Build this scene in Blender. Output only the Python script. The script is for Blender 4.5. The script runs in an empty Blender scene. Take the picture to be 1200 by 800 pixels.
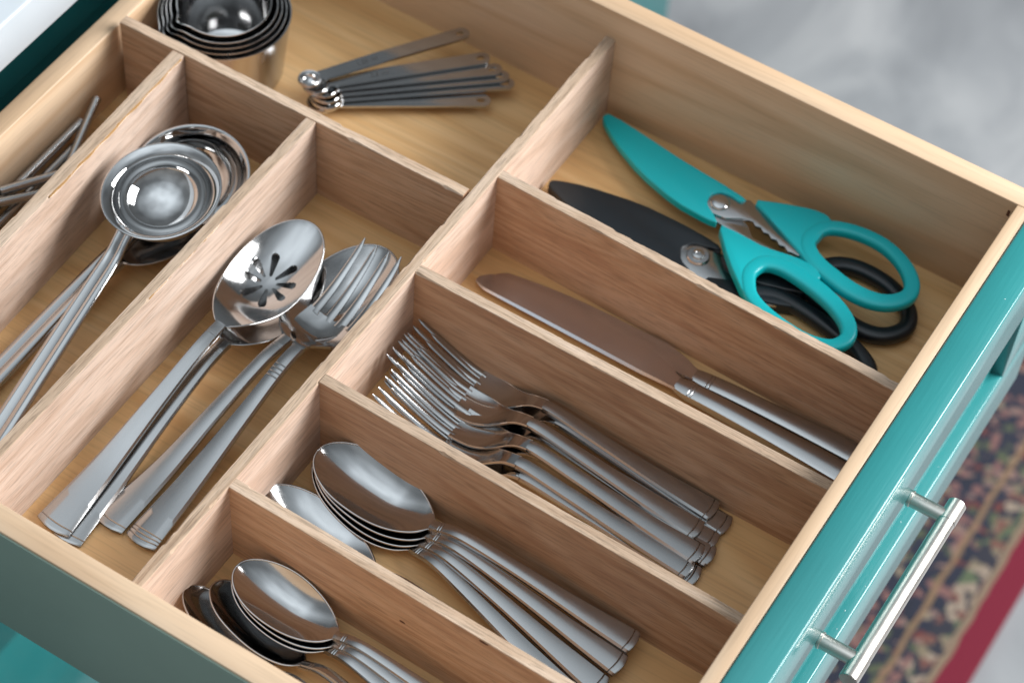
import bpy, bmesh, math, random
from mathutils import Vector, Matrix, noise as mnoise
random.seed(7)
SC = bpy.context.scene
COL = SC.collection
MM = 0.001

# ---------------------------------------------------------------- camera
cam = bpy.data.cameras.new('camera'); co = bpy.data.objects.new('camera', cam); COL.objects.link(co)
co.location = (0.42278, -0.43728, 1.04519)
co.rotation_mode = 'XYZ'
co.rotation_euler = (0.6538, -0.0543, 0.5589)
cam.sensor_width = 36.0; cam.lens = 85.11; cam.clip_start = 0.05; cam.clip_end = 60
cam.dof.use_dof = True; cam.dof.aperture_fstop = 7.8
cam.dof.focus_distance = 1.215
SC.camera = co

# ---------------------------------------------------------------- room light
W = bpy.data.worlds.new('World'); SC.world = W; W.use_nodes = True
nt = W.node_tree; nt.nodes.clear()
wo = nt.nodes.new('ShaderNodeOutputWorld'); bg = nt.nodes.new('ShaderNodeBackground')
tc = nt.nodes.new('ShaderNodeTexCoord'); sp = nt.nodes.new('ShaderNodeSeparateXYZ')
rp = nt.nodes.new('ShaderNodeValToRGB'); mr = nt.nodes.new('ShaderNodeMapRange')
mr.inputs[1].default_value = -1; mr.inputs[2].default_value = 1
nt.links.new(tc.outputs['Generated'], sp.inputs[0]); nt.links.new(sp.outputs[2], mr.inputs[0])
nt.links.new(mr.outputs[0], rp.inputs[0])
# soft noise added all round for varied metal reflections, in place of an unseen room
rn = nt.nodes.new('ShaderNodeTexNoise'); rn.inputs['Scale'].default_value = 1.9; rn.inputs['Detail'].default_value = 1.5
rm = nt.nodes.new('ShaderNodeMapRange'); rm.inputs[1].default_value = 0.38; rm.inputs[2].default_value = 0.62; rm.inputs[3].default_value = 0.75; rm.inputs[4].default_value = 1.25
rx = nt.nodes.new('ShaderNodeVectorMath'); rx.operation = 'SCALE'
nt.links.new(tc.outputs['Generated'], rn.inputs['Vector']); nt.links.new(rn.outputs['Fac'], rm.inputs[0])
# added fill: world made brighter behind the photographer (-Y), dimmer on the far side
ry = nt.nodes.new('ShaderNodeMapRange'); ry.inputs[1].default_value = -1; ry.inputs[2].default_value = 1; ry.inputs[3].default_value = 1.6; ry.inputs[4].default_value = 0.48
nt.links.new(sp.outputs[1], ry.inputs[0])
rk = nt.nodes.new('ShaderNodeMath'); rk.operation = 'MULTIPLY'; nt.links.new(ry.outputs[0], rk.inputs[0]); nt.links.new(rm.outputs[0], rk.inputs[1])
nt.links.new(rp.outputs[0], rx.inputs[0]); nt.links.new(rk.outputs[0], rx.inputs['Scale']); nt.links.new(rx.outputs[0], bg.inputs[0]); nt.links.new(bg.outputs[0], wo.inputs[0])
el = rp.color_ramp.elements
el[0].position = 0.42; el[0].color = (0.13, 0.125, 0.12, 1)
el[1].position = 1.0; el[1].color = (1.9, 2.1, 2.25, 1)
e = el.new(0.62); e.color = (0.26, 0.26, 0.255, 1)
e = el.new(0.86); e.color = (0.42, 0.46, 0.49, 1)
e = el.new(0.94); e.color = (1.15, 1.28, 1.38, 1)
bg.inputs[1].default_value = 0.58

def area(name, loc, target, sx, sy, power, color):
    l = bpy.data.lights.new(name, 'AREA'); l.shape = 'RECTANGLE'; l.size = sx; l.size_y = sy
    l.energy = power; l.color = color
    o = bpy.data.objects.new(name, l); COL.objects.link(o); o.location = loc
    o.rotation_euler = (Vector(target) - Vector(loc)).to_track_quat('-Z', 'Y').to_euler()
    return o
area('window_light', (2.0, 1.75, 1.45), (0.0, 0.22, 0.0), 2.0, 1.6, 178, (0.98, 0.985, 0.99))

SC.view_settings.view_transform = 'Standard'; SC.view_settings.look = 'None'
SC.view_settings.exposure = 0.0; SC.view_settings.gamma = 1.0; SC.view_settings.use_curve_mapping = False
SC.render.engine = 'CYCLES'; SC.cycles.use_denoising = True; SC.cycles.max_bounces = 10
SC.cycles.glossy_bounces = 6; SC.cycles.diffuse_bounces = 5; SC.cycles.sample_clamp_indirect = 6

# ---------------------------------------------------------------- materials
def mat(name):
    m = bpy.data.materials.new(name); m.use_nodes = True
    n = m.node_tree; b = n.nodes['Principled BSDF']
    return m, n, b
def N(n, t, **kw):
    x = n.nodes.new(t)
    for k, v in kw.items(): setattr(x, k, v)
    return x
def ramp(n, stops):
    r = N(n, 'ShaderNodeValToRGB'); e = r.color_ramp.elements
    e[0].position, e[0].color = stops[0][0], (*stops[0][1], 1)
    e[1].position, e[1].color = stops[-1][0], (*stops[-1][1], 1)
    for p, c in stops[1:-1]:
        q = e.new(p); q.color = (*c, 1)
    return r
def wood(name, cols, axis, rough=0.5, ring=0.35, pores=0.35, rnd=0.12, bump=0.12, freq=1.0):
    """grain runs along axis 'X','Y' or 'Z' of the piece"""
    m, n, b = mat(name); L = n.links.new
    t = N(n, 'ShaderNodeTexCoord'); oi = N(n, 'ShaderNodeObjectInfo')
    off = N(n, 'ShaderNodeVectorMath', operation='SCALE'); off.inputs[0].default_value = (3.1, 5.7, 2.3)
    L(oi.outputs['Random'], off.inputs['Scale'])
    add = N(n, 'ShaderNodeVectorMath', operation='ADD'); L(t.outputs['Object'], add.inputs[0]); L(off.outputs[0], add.inputs[1])
    def mapped(along, across):
        mp = N(n, 'ShaderNodeMapping'); s = [across * freq] * 3; s['XYZ'.index(axis)] = along * freq
        mp.inputs['Scale'].default_value = s; L(add.outputs[0], mp.inputs['Vector']); return mp
    m1 = mapped(5, 80); n1 = N(n, 'ShaderNodeTexNoise'); n1.inputs['Scale'].default_value = 1; n1.inputs['Detail'].default_value = 5
    n1.inputs['Distortion'].default_value = 0.9; L(m1.outputs[0], n1.inputs['Vector'])
    m2 = mapped(1.6, 14); w2 = N(n, 'ShaderNodeTexNoise'); w2.inputs['Scale'].default_value = 1; w2.inputs['Detail'].default_value = 2
    w2.inputs['Distortion'].default_value = 1.5; L(m2.outputs[0], w2.inputs['Vector'])
    # growth rings: iso-lines of the low noise
    mul = N(n, 'ShaderNodeMath', operation='MULTIPLY'); mul.inputs[1].default_value = 55; L(w2.outputs['Fac'], mul.inputs[0])
    sn = N(n, 'ShaderNodeMath', operation='SINE'); L(mul.outputs[0], sn.inputs[0])
    rg = N(n, 'ShaderNodeMapRange'); rg.inputs[1].default_value = -1; rg.inputs[2].default_value = 1; L(sn.outputs[0], rg.inputs[0])
    mixr = N(n, 'ShaderNodeMix', data_type='FLOAT'); mixr.inputs[0].default_value = ring
    L(n1.outputs['Fac'], mixr.inputs[2]); L(rg.outputs[0], mixr.inputs[3])
    cr = ramp(n, [(0.22, cols[0]), (0.5, cols[1]), (0.78, cols[2])]); L(mixr.outputs[0], cr.inputs[0])
    m3 = mapped(45, 1100); n3 = N(n, 'ShaderNodeTexNoise'); n3.inputs['Scale'].default_value = 1; n3.inputs['Detail'].default_value = 3
    L(m3.outputs[0], n3.inputs['Vector'])
    pr = N(n, 'ShaderNodeMapRange'); pr.inputs[1].default_value = 0.36; pr.inputs[2].default_value = 0.50
    pr.inputs[3].default_value = 1 - pores; pr.inputs[4].default_value = 1.0; L(n3.outputs['Fac'], pr.inputs[0])
    hv = N(n, 'ShaderNodeHueSaturation'); L(cr.outputs[0], hv.inputs['Color'])
    vr = N(n, 'ShaderNodeMapRange'); vr.inputs[3].default_value = 1 - rnd; vr.inputs[4].default_value = 1 + rnd; L(oi.outputs['Random'], vr.inputs[0])
    vm = N(n, 'ShaderNodeMath', operation='MULTIPLY'); L(vr.outputs[0], vm.inputs[0]); L(pr.outputs[0], vm.inputs[1]); L(vm.outputs[0], hv.inputs['Value'])
    L(hv.outputs[0], b.inputs['Base Color'])
    b.inputs['Roughness'].default_value = rough
    bp = N(n, 'ShaderNodeBump'); bp.inputs['Strength'].default_value = bump; bp.inputs['Distance'].default_value = 0.0006
    L(n3.outputs['Fac'], bp.inputs['Height']); L(bp.outputs[0], b.inputs['Normal'])
    return m
OAK = [(0.430, 0.238, 0.138), (0.555, 0.348, 0.215), (0.635, 0.430, 0.290)]
MAPLE = [(0.550, 0.370, 0.225), (0.640, 0.458, 0.300), (0.695, 0.525, 0.365)]
PLY = [(0.580, 0.325, 0.128), (0.660, 0.405, 0.180), (0.720, 0.475, 0.235)]
M_OAKX = wood('oak_grain_x', OAK, 'X', 0.55, ring=0.24, pores=0.28, freq=1.4); OAK_LIT = [(0.570, 0.395, 0.290), (0.700, 0.525, 0.415), (0.765, 0.605, 0.500)]  # lighter oak for the Y dividers: their window-lit brightness is put into the colour
M_OAKY = wood('window_lit_oak_grain_y', OAK_LIT, 'Y', 0.55, ring=0.24, pores=0.28, freq=1.4)
RAW = [(0.43, 0.29, 0.19), (0.57, 0.42, 0.30), (0.67, 0.52, 0.40)]
M_RAWX = wood('sawn_edge_x', RAW, 'X', 0.8, ring=0.15, pores=0.34, bump=0.6, freq=1.6)
M_RAWY = wood('sawn_edge_y', RAW, 'Y', 0.8, ring=0.15, pores=0.34, bump=0.6, freq=1.6)
M_MAPX = wood('maple_grain_x', MAPLE, 'X', 0.38, ring=0.34, pores=0.10, rnd=0.04, bump=0.04, freq=0.6)
M_MAPY = wood('maple_grain_y', MAPLE, 'Y', 0.38, ring=0.34, pores=0.10, rnd=0.04, bump=0.04, freq=0.6)
M_PLY = wood('birch_ply_bottom', PLY, 'X', 0.42, ring=0.25, pores=0.12, rnd=0.02, bump=0.05, freq=0.6)

def steel(name, col=(0.50, 0.50, 0.50), r0=0.10, r1=0.2, scr=0.05, scale=(40, 900, 900)):
    m, n, b = mat(name); L = n.links.new
    b.inputs['Metallic'].default_value = 1; b.inputs['Base Color'].default_value = (*col, 1)
    t = N(n, 'ShaderNodeTexCoord'); mp = N(n, 'ShaderNodeMapping'); mp.inputs['Scale'].default_value = scale
    L(t.outputs['Object'], mp.inputs['Vector'])
    x = N(n, 'ShaderNodeTexNoise'); x.inputs['Scale'].default_value = 1; x.inputs['Detail'].default_value = 4; L(mp.outputs[0], x.inputs['Vector'])
    y = N(n, 'ShaderNodeTexNoise'); y.inputs['Scale'].default_value = 90; y.inputs['Detail'].default_value = 3; L(t.outputs['Object'], y.inputs['Vector'])
    mx = N(n, 'ShaderNodeMath', operation='MULTIPLY'); L(x.outputs['Fac'], mx.inputs[0]); L(y.outputs['Fac'], mx.inputs[1])
    r = N(n, 'ShaderNodeMapRange'); r.inputs[1].default_value = 0.1; r.inputs[2].default_value = 0.45
    r.inputs[3].default_value = r0; r.inputs[4].default_value = r1
    L(mx.outputs[0], r.inputs[0]); L(r.outputs[0], b.inputs['Roughness'])
    bp = N(n, 'ShaderNodeBump'); bp.inputs['Strength'].default_value = scr; bp.inputs['Distance'].default_value = 0.0002
    L(x.outputs['Fac'], bp.inputs['Height']); L(bp.outputs[0], b.inputs['Normal'])
    return m
M_STEEL = steel('polished_steel', r0=0.08, r1=0.17, scr=0.006)
M_SATIN = steel('satin_steel', (0.43, 0.43, 0.43), r0=0.20, r1=0.27, scr=0.006)
M_CHROME = steel('mirror_steel', (0.56, 0.56, 0.56), r0=0.02, r1=0.05, scr=0.01)
M_BRUSH = steel('brushed_steel', (0.45, 0.45, 0.45), r0=0.16, r1=0.28, scr=0.012, scale=(300, 300, 30))
M_BLADE = steel('blade_steel', (0.60, 0.60, 0.63), r0=0.20, r1=0.25, scr=0.02, scale=(30, 900, 900))
M_NICKEL = steel('brushed_nickel', (0.66, 0.62, 0.57), r0=0.26, r1=0.40, scr=0.10, scale=(900, 30, 900))

def paint(name, col, rough, coat=0.0, bump=0.0, bscale=300, var=0.06, spec=0.5, aniso=None):
    m, n, b = mat(name); L = n.links.new
    t = N(n, 'ShaderNodeTexCoord'); x = N(n, 'ShaderNodeTexNoise'); x.inputs['Scale'].default_value = bscale; x.inputs['Detail'].default_value = 4
    if aniso:
        am = N(n, 'ShaderNodeMapping'); am.inputs['Scale'].default_value = aniso; L(t.outputs['Object'], am.inputs[0]); L(am.outputs[0], x.inputs['Vector'])
    else: L(t.outputs['Object'], x.inputs['Vector'])
    y = N(n, 'ShaderNodeTexNoise'); y.inputs['Scale'].default_value = 14; y.inputs['Detail'].default_value = 5; L(t.outputs['Object'], y.inputs['Vector'])
    h = N(n, 'ShaderNodeHueSaturation'); h.inputs['Color'].default_value = (*col, 1)
    v = N(n, 'ShaderNodeMapRange'); v.inputs[1].default_value = 0.3; v.inputs[2].default_value = 0.7
    v.inputs[3].default_value = 1 - var; v.inputs[4].default_value = 1 + var; L(y.outputs['Fac'], v.inputs[0]); L(v.outputs[0], h.inputs['Value'])
    L(h.outputs[0], b.inputs['Base Color']); b.inputs['Roughness'].default_value = rough
    b.inputs['Coat Weight'].default_value = coat; b.inputs['Coat Roughness'].default_value = 0.12
    b.inputs['Specular IOR Level'].default_value = spec
    if bump:
        bp = N(n, 'ShaderNodeBump'); bp.inputs['Strength'].default_value = bump; bp.inputs['Distance'].default_value = 0.0004
        L(x.outputs['Fac'], bp.inputs['Height']); L(bp.outputs[0], b.inputs['Normal'])
    return m
M_TEAL = paint('teal_satin_paint', (0.022, 0.228, 0.232), 0.36, 0.75, 0.30, 260, aniso=(2.2, 0.12, 2.2))
M_SIDE = paint('grey_green_side', (0.28, 0.39, 0.33), 0.5, 0.0, 0.05, 300)
M_TPLAS = paint('turquoise_plastic', (0.004, 0.450, 0.490), 0.34, 0.0, 0.05, 900, 0.02)
M_BPLAS = paint('black_plastic', (0.008, 0.012, 0.016), 0.32, 0.0, 0.05, 900, 0.1)
M_STONE = paint('pale_stone', (0.56, 0.61, 0.65), 0.25, 0.2, 0.0, 60, 0.05)
M_GLUE = paint('amber_wood_glue', (0.36, 0.19, 0.06), 0.3, 0.3, 0.3, 400, 0.2)
M_DARK = paint('dark_engraving', (0.05, 0.05, 0.05), 0.6)
M_KNOT = paint('dark_knot', (0.10, 0.035, 0.018), 0.7)
M_FLECK = paint('white_paint_fleck', (0.75, 0.80, 0.80), 0.6)

# ---------------------------------------------------------------- builders
def mesh(name, verts, faces, m, parent=None, smooth=None, sharp=35, loc=None):
    me = bpy.data.meshes.new(name)
    me.from_pydata([(v[0] * MM, v[1] * MM, v[2] * MM) for v in verts], [], faces)
    me.validate(); fix = bmesh.new(); fix.from_mesh(me)
    bmesh.ops.recalc_face_normals(fix, faces=fix.faces); fix.to_mesh(me); fix.free()
    ms = m if isinstance(m, (list, tuple)) else [m]
    for q in ms: me.materials.append(q)
    if smooth is not False:
        me.polygons.foreach_set('use_smooth', [True] * len(me.polygons))
        me.set_sharp_from_angle(angle=math.radians(sharp))
    o = bpy.data.objects.new(name, me); COL.objects.link(o)
    if parent: o.parent = parent
    if loc: o.location = Vector(loc) * MM
    return o
def from_bm(name, bm, m, parent=None, smooth=True, sharp=35):
    bmesh.ops.recalc_face_normals(bm, faces=bm.faces)
    me = bpy.data.meshes.new(name); bm.to_mesh(me); bm.free()
    for v in me.vertices: v.co *= MM
    for q in (m if isinstance(m, (list, tuple)) else [m]): me.materials.append(q)
    if smooth:
        me.polygons.foreach_set('use_smooth', [True] * len(me.polygons)); me.set_sharp_from_angle(angle=math.radians(sharp))
    o = bpy.data.objects.new(name, me); COL.objects.link(o)
    if parent: o.parent = parent
    return o
def box(name, x0, x1, y0, y1, z0, z1, m, parent=None, bevel=0.5):
    bm = bmesh.new(); bmesh.ops.create_cube(bm, size=1)
    for v in bm.verts:
        v.co = Vector(((x0 + x1) / 2 + v.co.x * (x1 - x0), (y0 + y1) / 2 + v.co.y * (y1 - y0), (z0 + z1) / 2 + v.co.z * (z1 - z0)))
    if bevel: bmesh.ops.bevel(bm, geom=bm.edges[:], offset=bevel, segments=2, profile=0.5, affect='EDGES')
    return from_bm(name, bm, m, parent, True, 50)
def thing(name, label, cat, loc=(0, 0, 0), group=None):
    o = bpy.data.objects.new(name, None); COL.objects.link(o); o.empty_display_size = 0.01
    o.location = Vector(loc) * MM; tag(o, label, cat, group); return o
def tag(o, label, cat, group=None):
    o['label'] = label; o['category'] = cat
    if group: o['group'] = group
    return o
def dup(root, label, group=None):
    r = root.copy(); COL.objects.link(r); r['label'] = label
    if group: r['group'] = group
    for ch in list(root.children):
        c = ch.copy(); COL.objects.link(c); c.parent = r
        for g in list(ch.children):
            d = g.copy(); COL.objects.link(d); d.parent = c
    return r
def spline(ctrl, x):
    """monotone-ish catmull through (x,y) control points"""
    n = len(ctrl)
    if x <= ctrl[0][0]: return ctrl[0][1]
    if x >= ctrl[-1][0]: return ctrl[-1][1]
    for i in range(n - 1):
        if ctrl[i][0] <= x <= ctrl[i + 1][0]: break
    x0, y0 = ctrl[i]; x1, y1 = ctrl[i + 1]
    def slope(k):
        if k == 0: return (ctrl[1][1] - ctrl[0][1]) / (ctrl[1][0] - ctrl[0][0])
        if k == n - 1: return (ctrl[-1][1] - ctrl[-2][1]) / (ctrl[-1][0] - ctrl[-2][0])
        return (ctrl[k + 1][1] - ctrl[k - 1][1]) / (ctrl[k + 1][0] - ctrl[k - 1][0])
    h = x1 - x0; t = (x - x0) / h; m0 = slope(i) * h; m1 = slope(i + 1) * h
    return (2*t**3-3*t**2+1)*y0 + (t**3-2*t**2+t)*m0 + (-2*t**3+3*t**2)*y1 + (t**3-t**2)*m1
def catmull(pts, n, closed=True):
    out = []; k = len(pts)
    segs = k if closed else k - 1
    per = max(1, n // segs)
    for i in range(segs):
        if closed: p = [Vector(pts[(i + d) % k]) for d in (-1, 0, 1, 2)]
        else: p = [Vector(pts[min(max(i + d, 0), k - 1)]) for d in (-1, 0, 1, 2)]
        for j in range(per):
            t = j / per
            out.append(0.5 * ((2*p[1]) + (-p[0]+p[2])*t + (2*p[0]-5*p[1]+4*p[2]-p[3])*t*t + (-p[0]+3*p[1]-3*p[2]+p[3])*t**3))
    if not closed: out.append(Vector(pts[-1]))
    return out
def sweep(name, path, rv, rw, m, parent=None, closed=False, seg=10, zfun=None, cap=True, sharp=50, pw=1.0):
    """tube of elliptical section (rv sideways, rw upwards) along a path; rv, rw numbers or functions of 0..1"""
    n = len(path); V = []; F = []
    fv = rv if callable(rv) else (lambda t: rv); fw = rw if callable(rw) else (lambda t: rw)
    for i, p in enumerate(path):
        p = Vector(p); a = Vector(path[(i - 1) % n if closed else max(i - 1, 0)]); b = Vector(path[(i + 1) % n if closed else min(i + 1, n - 1)])
        t = (b - a)
        if t.length == 0: t = Vector((1, 0, 0))
        t.normalize(); up = Vector((0, 0, 1))
        if abs(t.dot(up)) > 0.95: up = Vector((1, 0, 0))
        s = t.cross(up).normalized(); u = s.cross(t).normalized(); q = i / (n if closed else max(n - 1, 1))
        for k in range(seg):
            an = 2 * math.pi * k / seg
            ca, sa = math.cos(an), math.sin(an); V.append(p + s * (math.copysign(abs(ca) ** pw, ca) * fv(q)) + u * (math.copysign(abs(sa) ** pw, sa) * fw(q)))
    rows = n if closed else n - 1
    for i in range(rows):
        j = (i + 1) % n
        for k in range(seg): F.append((i*seg+k, i*seg+(k+1) % seg, j*seg+(k+1) % seg, j*seg+k))
    if not closed and cap:
        F.append(tuple(range(seg))); F.append(tuple((n-1)*seg + k for k in range(seg)))
    if zfun: V = [(v[0], v[1], v[2] + zfun(v[0])) for v in V]
    return mesh(name, V, F, m, parent, True, sharp)
def lathe(name, prof, m, parent=None, seg=56, center=(0, 0, 0), rfun=None, sharp=40):
    """prof: list of (r, z) going outside bottom -> rim -> inside bottom"""
    V = []; F = []
    for r, z in prof:
        for k in range(seg):
            a = 2 * math.pi * k / seg; rr = r + (rfun(a, r, z) if rfun else 0)
            V.append((center[0] + rr * math.cos(a), center[1] + rr * math.sin(a), center[2] + z))
    for i in range(len(prof) - 1):
        for k in range(seg): F.append((i*seg+k, i*seg+(k+1) % seg, (i+1)*seg+(k+1) % seg, (i+1)*seg+k))
    F.append(tuple(range(seg))); F.append(tuple((len(prof)-1)*seg + k for k in range(seg)))
    return mesh(name, V, F, m, parent, True, sharp)
def prism(name, poly, z0, z1, m, parent=None, bevel=0.8, smoothit=1, zfun=None, hole=None, seg=2):
    P = [Vector((p[0], p[1])) for p in poly]
    for _ in range(smoothit):
        Q = []
        for i in range(len(P)):
            a, b = P[i], P[(i + 1) % len(P)]; Q += [a * 0.8 + b * 0.2, a * 0.2 + b * 0.8]
        P = Q
    bm = bmesh.new(); vs = [bm.verts.new((p.x, p.y, z0)) for p in P]; f = bm.faces.new(vs)
    r = bmesh.ops.extrude_face_region(bm, geom=[f])
    top = [v for v in r['geom'] if isinstance(v, bmesh.types.BMVert)]
    for v in top: v.co.z = z1
    if bevel:
        ts = set(top); es = [e for e in bm.edges if e.verts[0] in ts and e.verts[1] in ts]
        bmesh.ops.bevel(bm, geom=es, offset=bevel, segments=seg, profile=0.5, affect='EDGES', clamp_overlap=True)
    if zfun:
        for v in bm.verts: v.co.z += zfun(v.co.x)
    return from_bm(name, bm, m, parent, True, 35)

# ---------------------------------------------------------------- the setting: floor
FZ = -770.0
def floor_mat():
    m, n, b = mat('grey_washed_floor'); L = n.links.new
    t = N(n, 'ShaderNodeTexCoord'); mp = N(n, 'ShaderNodeMapping'); mp.inputs['Scale'].default_value = (9, 5.0, 1); L(t.outputs['Object'], mp.inputs[0])
    x = N(n, 'ShaderNodeTexNoise'); x.inputs['Scale'].default_value = 1.0; x.inputs['Detail'].default_value = 6; x.inputs['Distortion'].default_value = 0.8; L(mp.outputs[0], x.inputs['Vector'])
    c = ramp(n, [(0.3, (0.18, 0.185, 0.195)), (0.5, (0.26, 0.265, 0.275)), (0.7, (0.36, 0.36, 0.365))]); L(x.outputs['Fac'], c.inputs[0])
    L(c.outputs[0], b.inputs['Base Color']); b.inputs['Roughness'].default_value = 0.4
    return m
fl = mesh('floor', [(-6000, -6000, FZ), (6000, -6000, FZ), (6000, 9000, FZ), (-6000, 9000, FZ)], [(0, 1, 2, 3)], floor_mat(), smooth=False)
fl['kind'] = 'structure'

# ---------------------------------------------------------------- rug
def rug_mat():
    m, n, b = mat('woven_rug'); L = n.links.new
    t = N(n, 'ShaderNodeTexCoord'); s = N(n, 'ShaderNodeSeparateXYZ'); L(t.outputs['Object'], s.inputs[0])
    nz = N(n, 'ShaderNodeTexNoise'); nz.inputs['Scale'].default_value = 30; L(t.outputs['Object'], nz.inputs['Vector'])
    wv = N(n, 'ShaderNodeMix', data_type='VECTOR'); wv.inputs[0].default_value = 0.03; L(t.outputs['Object'], wv.inputs[4]); L(nz.outputs['Color'], wv.inputs[5])
    def vor(scale, feat='F1'):
        v = N(n, 'ShaderNodeTexVoronoi', feature=feat); v.inputs['Scale'].default_value = scale; L(wv.outputs[1], v.inputs['Vector']); return v
    v1 = vor(100)
    cr = N(n, 'ShaderNodeSeparateColor'); L(v1.outputs['Color'], cr.inputs[0])
    motif = ramp(n, [(0.0, (0.012, 0.014, 0.025)), (0.28, (0.012, 0.014, 0.025)), (0.30, (0.155, 0.075, 0.068)), (0.52, (0.18, 0.14, 0.10)), (0.62, (0.06, 0.07, 0.04)), (0.74, (0.10, 0.028, 0.024)), (0.82, (0.17, 0.105, 0.09)), (1.0, (0.16, 0.09, 0.06))])
    motif.color_ramp.interpolation = 'CONSTANT'; L(cr.outputs[0], motif.inputs[0])
    edge = ramp(n, [(0.0, (1, 1, 1)), (0.50, (1, 1, 1)), (0.58, (0, 0, 0))]); L(v1.outputs['Distance'], edge.inputs[0])
    f1 = N(n, 'ShaderNodeMix', data_type='RGBA'); f1.inputs[6].default_value = (0.014, 0.016, 0.03, 1)
    L(edge.outputs[0], f1.inputs[0]); L(motif.outputs[0], f1.inputs[7])
    v2 = vor(105); cr2 = N(n, 'ShaderNodeSeparateColor'); L(v2.outputs['Color'], cr2.inputs[0])
    bord = ramp(n, [(0.0, (0.02, 0.02, 0.03)), (0.35, (0.15, 0.12, 0.08)), (0.5, (0.12, 0.05, 0.04)), (0.68, (0.07, 0.09, 0.05)), (0.85, (0.22, 0.17, 0.13)), (1.0, (0.03, 0.02, 0.03))])
    bord.color_ramp.interpolation = 'CONSTANT'; L(cr2.outputs[0], bord.inputs[0])
    # bands across the width (object x in metres)
    wob = N(n, 'ShaderNodeMath', operation='ADD'); ns = N(n, 'ShaderNodeMath', operation='MULTIPLY_ADD'); L(nz.outputs['Fac'], ns.inputs[0])
    ns.inputs[1].default_value = 0.006; ns.inputs[2].default_value = -0.003; L(ns.outputs[0], wob.inputs[0]); L(s.outputs[0], wob.inputs[1])
    def band(lo, hi, prev, colsock=None, col=None):
        a = N(n, 'ShaderNodeMath', operation='GREATER_THAN'); a.inputs[1].default_value = lo; L(wob.outputs[0], a.inputs[0])
        c = N(n, 'ShaderNodeMath', operation='LESS_THAN'); c.inputs[1].default_value = hi; L(wob.outputs[0], c.inputs[0])
        f = N(n, 'ShaderNodeMath', operation='MULTIPLY'); L(a.outputs[0], f.inputs[0]); L(c.outputs[0], f.inputs[1])
        x = N(n, 'ShaderNodeMix', data_type='RGBA'); L(f.outputs[0], x.inputs[0]); L(prev, x.inputs[6])
        if colsock: L(colsock, x.inputs[7])
        else: x.inputs[7].default_value = (*col, 1)
        return x.outputs[2]
    c = f1.outputs[2]
    c = band(0.224, 0.229, c, col=(0.17, 0.105, 0.06))
    c = band(0.240, 0.259, c, colsock=bord.outputs[0])
    c = band(0.260, 0.2665, c, col=(0.17, 0.12, 0.08))
    c = band(0.2665, 0.40, c, col=(0.13, 0.004, 0.018))
    c = band(0.02, 0.03, c, col=(0.30, 0.19, 0.11))
    L(c, b.inputs['Base Color']); b.inputs['Roughness'].default_value = 0.95
    bp = N(n, 'ShaderNodeBump'); bp.inputs['Strength'].default_value = 0.5; bp.inputs['Distance'].default_value = 0.002
    fz = N(n, 'ShaderNodeTexNoise'); fz.inputs['Scale'].default_value = 700; L(t.outputs['Object'], fz.inputs['Vector']); L(fz.outputs['Fac'], bp.inputs['Height']); L(bp.outputs[0], b.inputs['Normal'])
    return m
rug = box('rug', -270, 292, -500, 1115, FZ + 1, FZ + 9, rug_mat(), None, 3)
tag(rug, 'dark floral patterned rug with crimson border on the floor below the drawer', 'rug')

# ---------------------------------------------------------------- cabinet behind the drawer
XB = -240.0           # inner face of the drawer back
XR = -300.0           # front plane of the cabinet
cab = thing('kitchen_cabinet', 'teal painted kitchen cabinet with pale countertop behind the drawer', 'cabinet', (XR - 300, 220, FZ))
def cb(name, x0, x1, y0, y1, z0, z1, m, p=cab, bevel=1.0):
    o = box(name, x0 - (XR - 300), x1 - (XR - 300), y0 - 220, y1 - 220, z0 - FZ, z1 - FZ, m, p, bevel); return o
cb('top_rail', XR - 20, XR, -340, 1197, 60, 86.5, M_TEAL)
cb('stile', XR - 20, XR, -400, -340.2, FZ + 3, 86.5, M_TEAL)
cb('stile', XR - 20, XR, 520, 1197, FZ + 3, 59.8, M_TEAL)
cb('middle_rail', XR - 20, XR, -340, 519.8, -60, -14, M_TEAL)
cb('lower_drawer_front', XR + 0.3, XR + 19, -330, 510, -480, -8, M_TEAL)
cb('cabinet_door', XR - 19, XR + 3, -338, 518, FZ + 42, -484, M_TEAL)
cb('back_board', XR - 590, XR - 575, -400, 1177, FZ, 86, M_TEAL)
cb('bottom_rail', XR - 20, XR, -340, 519.8, FZ + 3, FZ + 41, M_TEAL)
cb('end_panel', XR - 600, XR - 20.2, 1178, 1197, FZ, 86.4, M_TEAL)
cb('countertop', XR - 600, -246, -410, 1215, 87, 118, M_STONE, cab, 2)

# ---------------------------------------------------------------- drawer
WY = 448.3; H = 81.3; XF = 249.1; TF = 8.0; TW = 12.8
dr = thing('drawer', 'open maple drawer with teal painted front and nickel bar handle', 'drawer', (0, 224, -11))
def db(name, x0, x1, y0, y1, z0, z1, m, p=dr, bevel=0.6):
    return box(name, x0, x1, y0 - 224, y1 - 224, z0 + 11, z1 + 11, m, p, bevel)
db('bottom_panel', XB - 5, XF + 4, -5, WY + 5, -6, 0, M_PLY, dr, 0)
s1 = db('side_panel', XB - 12, XF + TF, WY, WY + TW, -11, H, M_MAPX)
s2 = db('side_panel', XB - 12, XF + TF, -TW, 0, -11, H, M_MAPX)
sf = db('side_facing', XB - 11.5, XF + TF - 0.3, -TW - 0.9, -TW + 0.05, -10.8, H - 1.2, M_SIDE, s2, 0.2)
sf['label'] = 'grey green outer face of the drawer side'
db('back_panel', XB - 11.8, XB, 0.05, WY - 0.05, -11, 53.0, M_MAPY)
db('front_panel', XF, XF + TF - 0.1, 0.05, WY - 0.05, -11, H - 0.2, M_MAPY)
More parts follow.
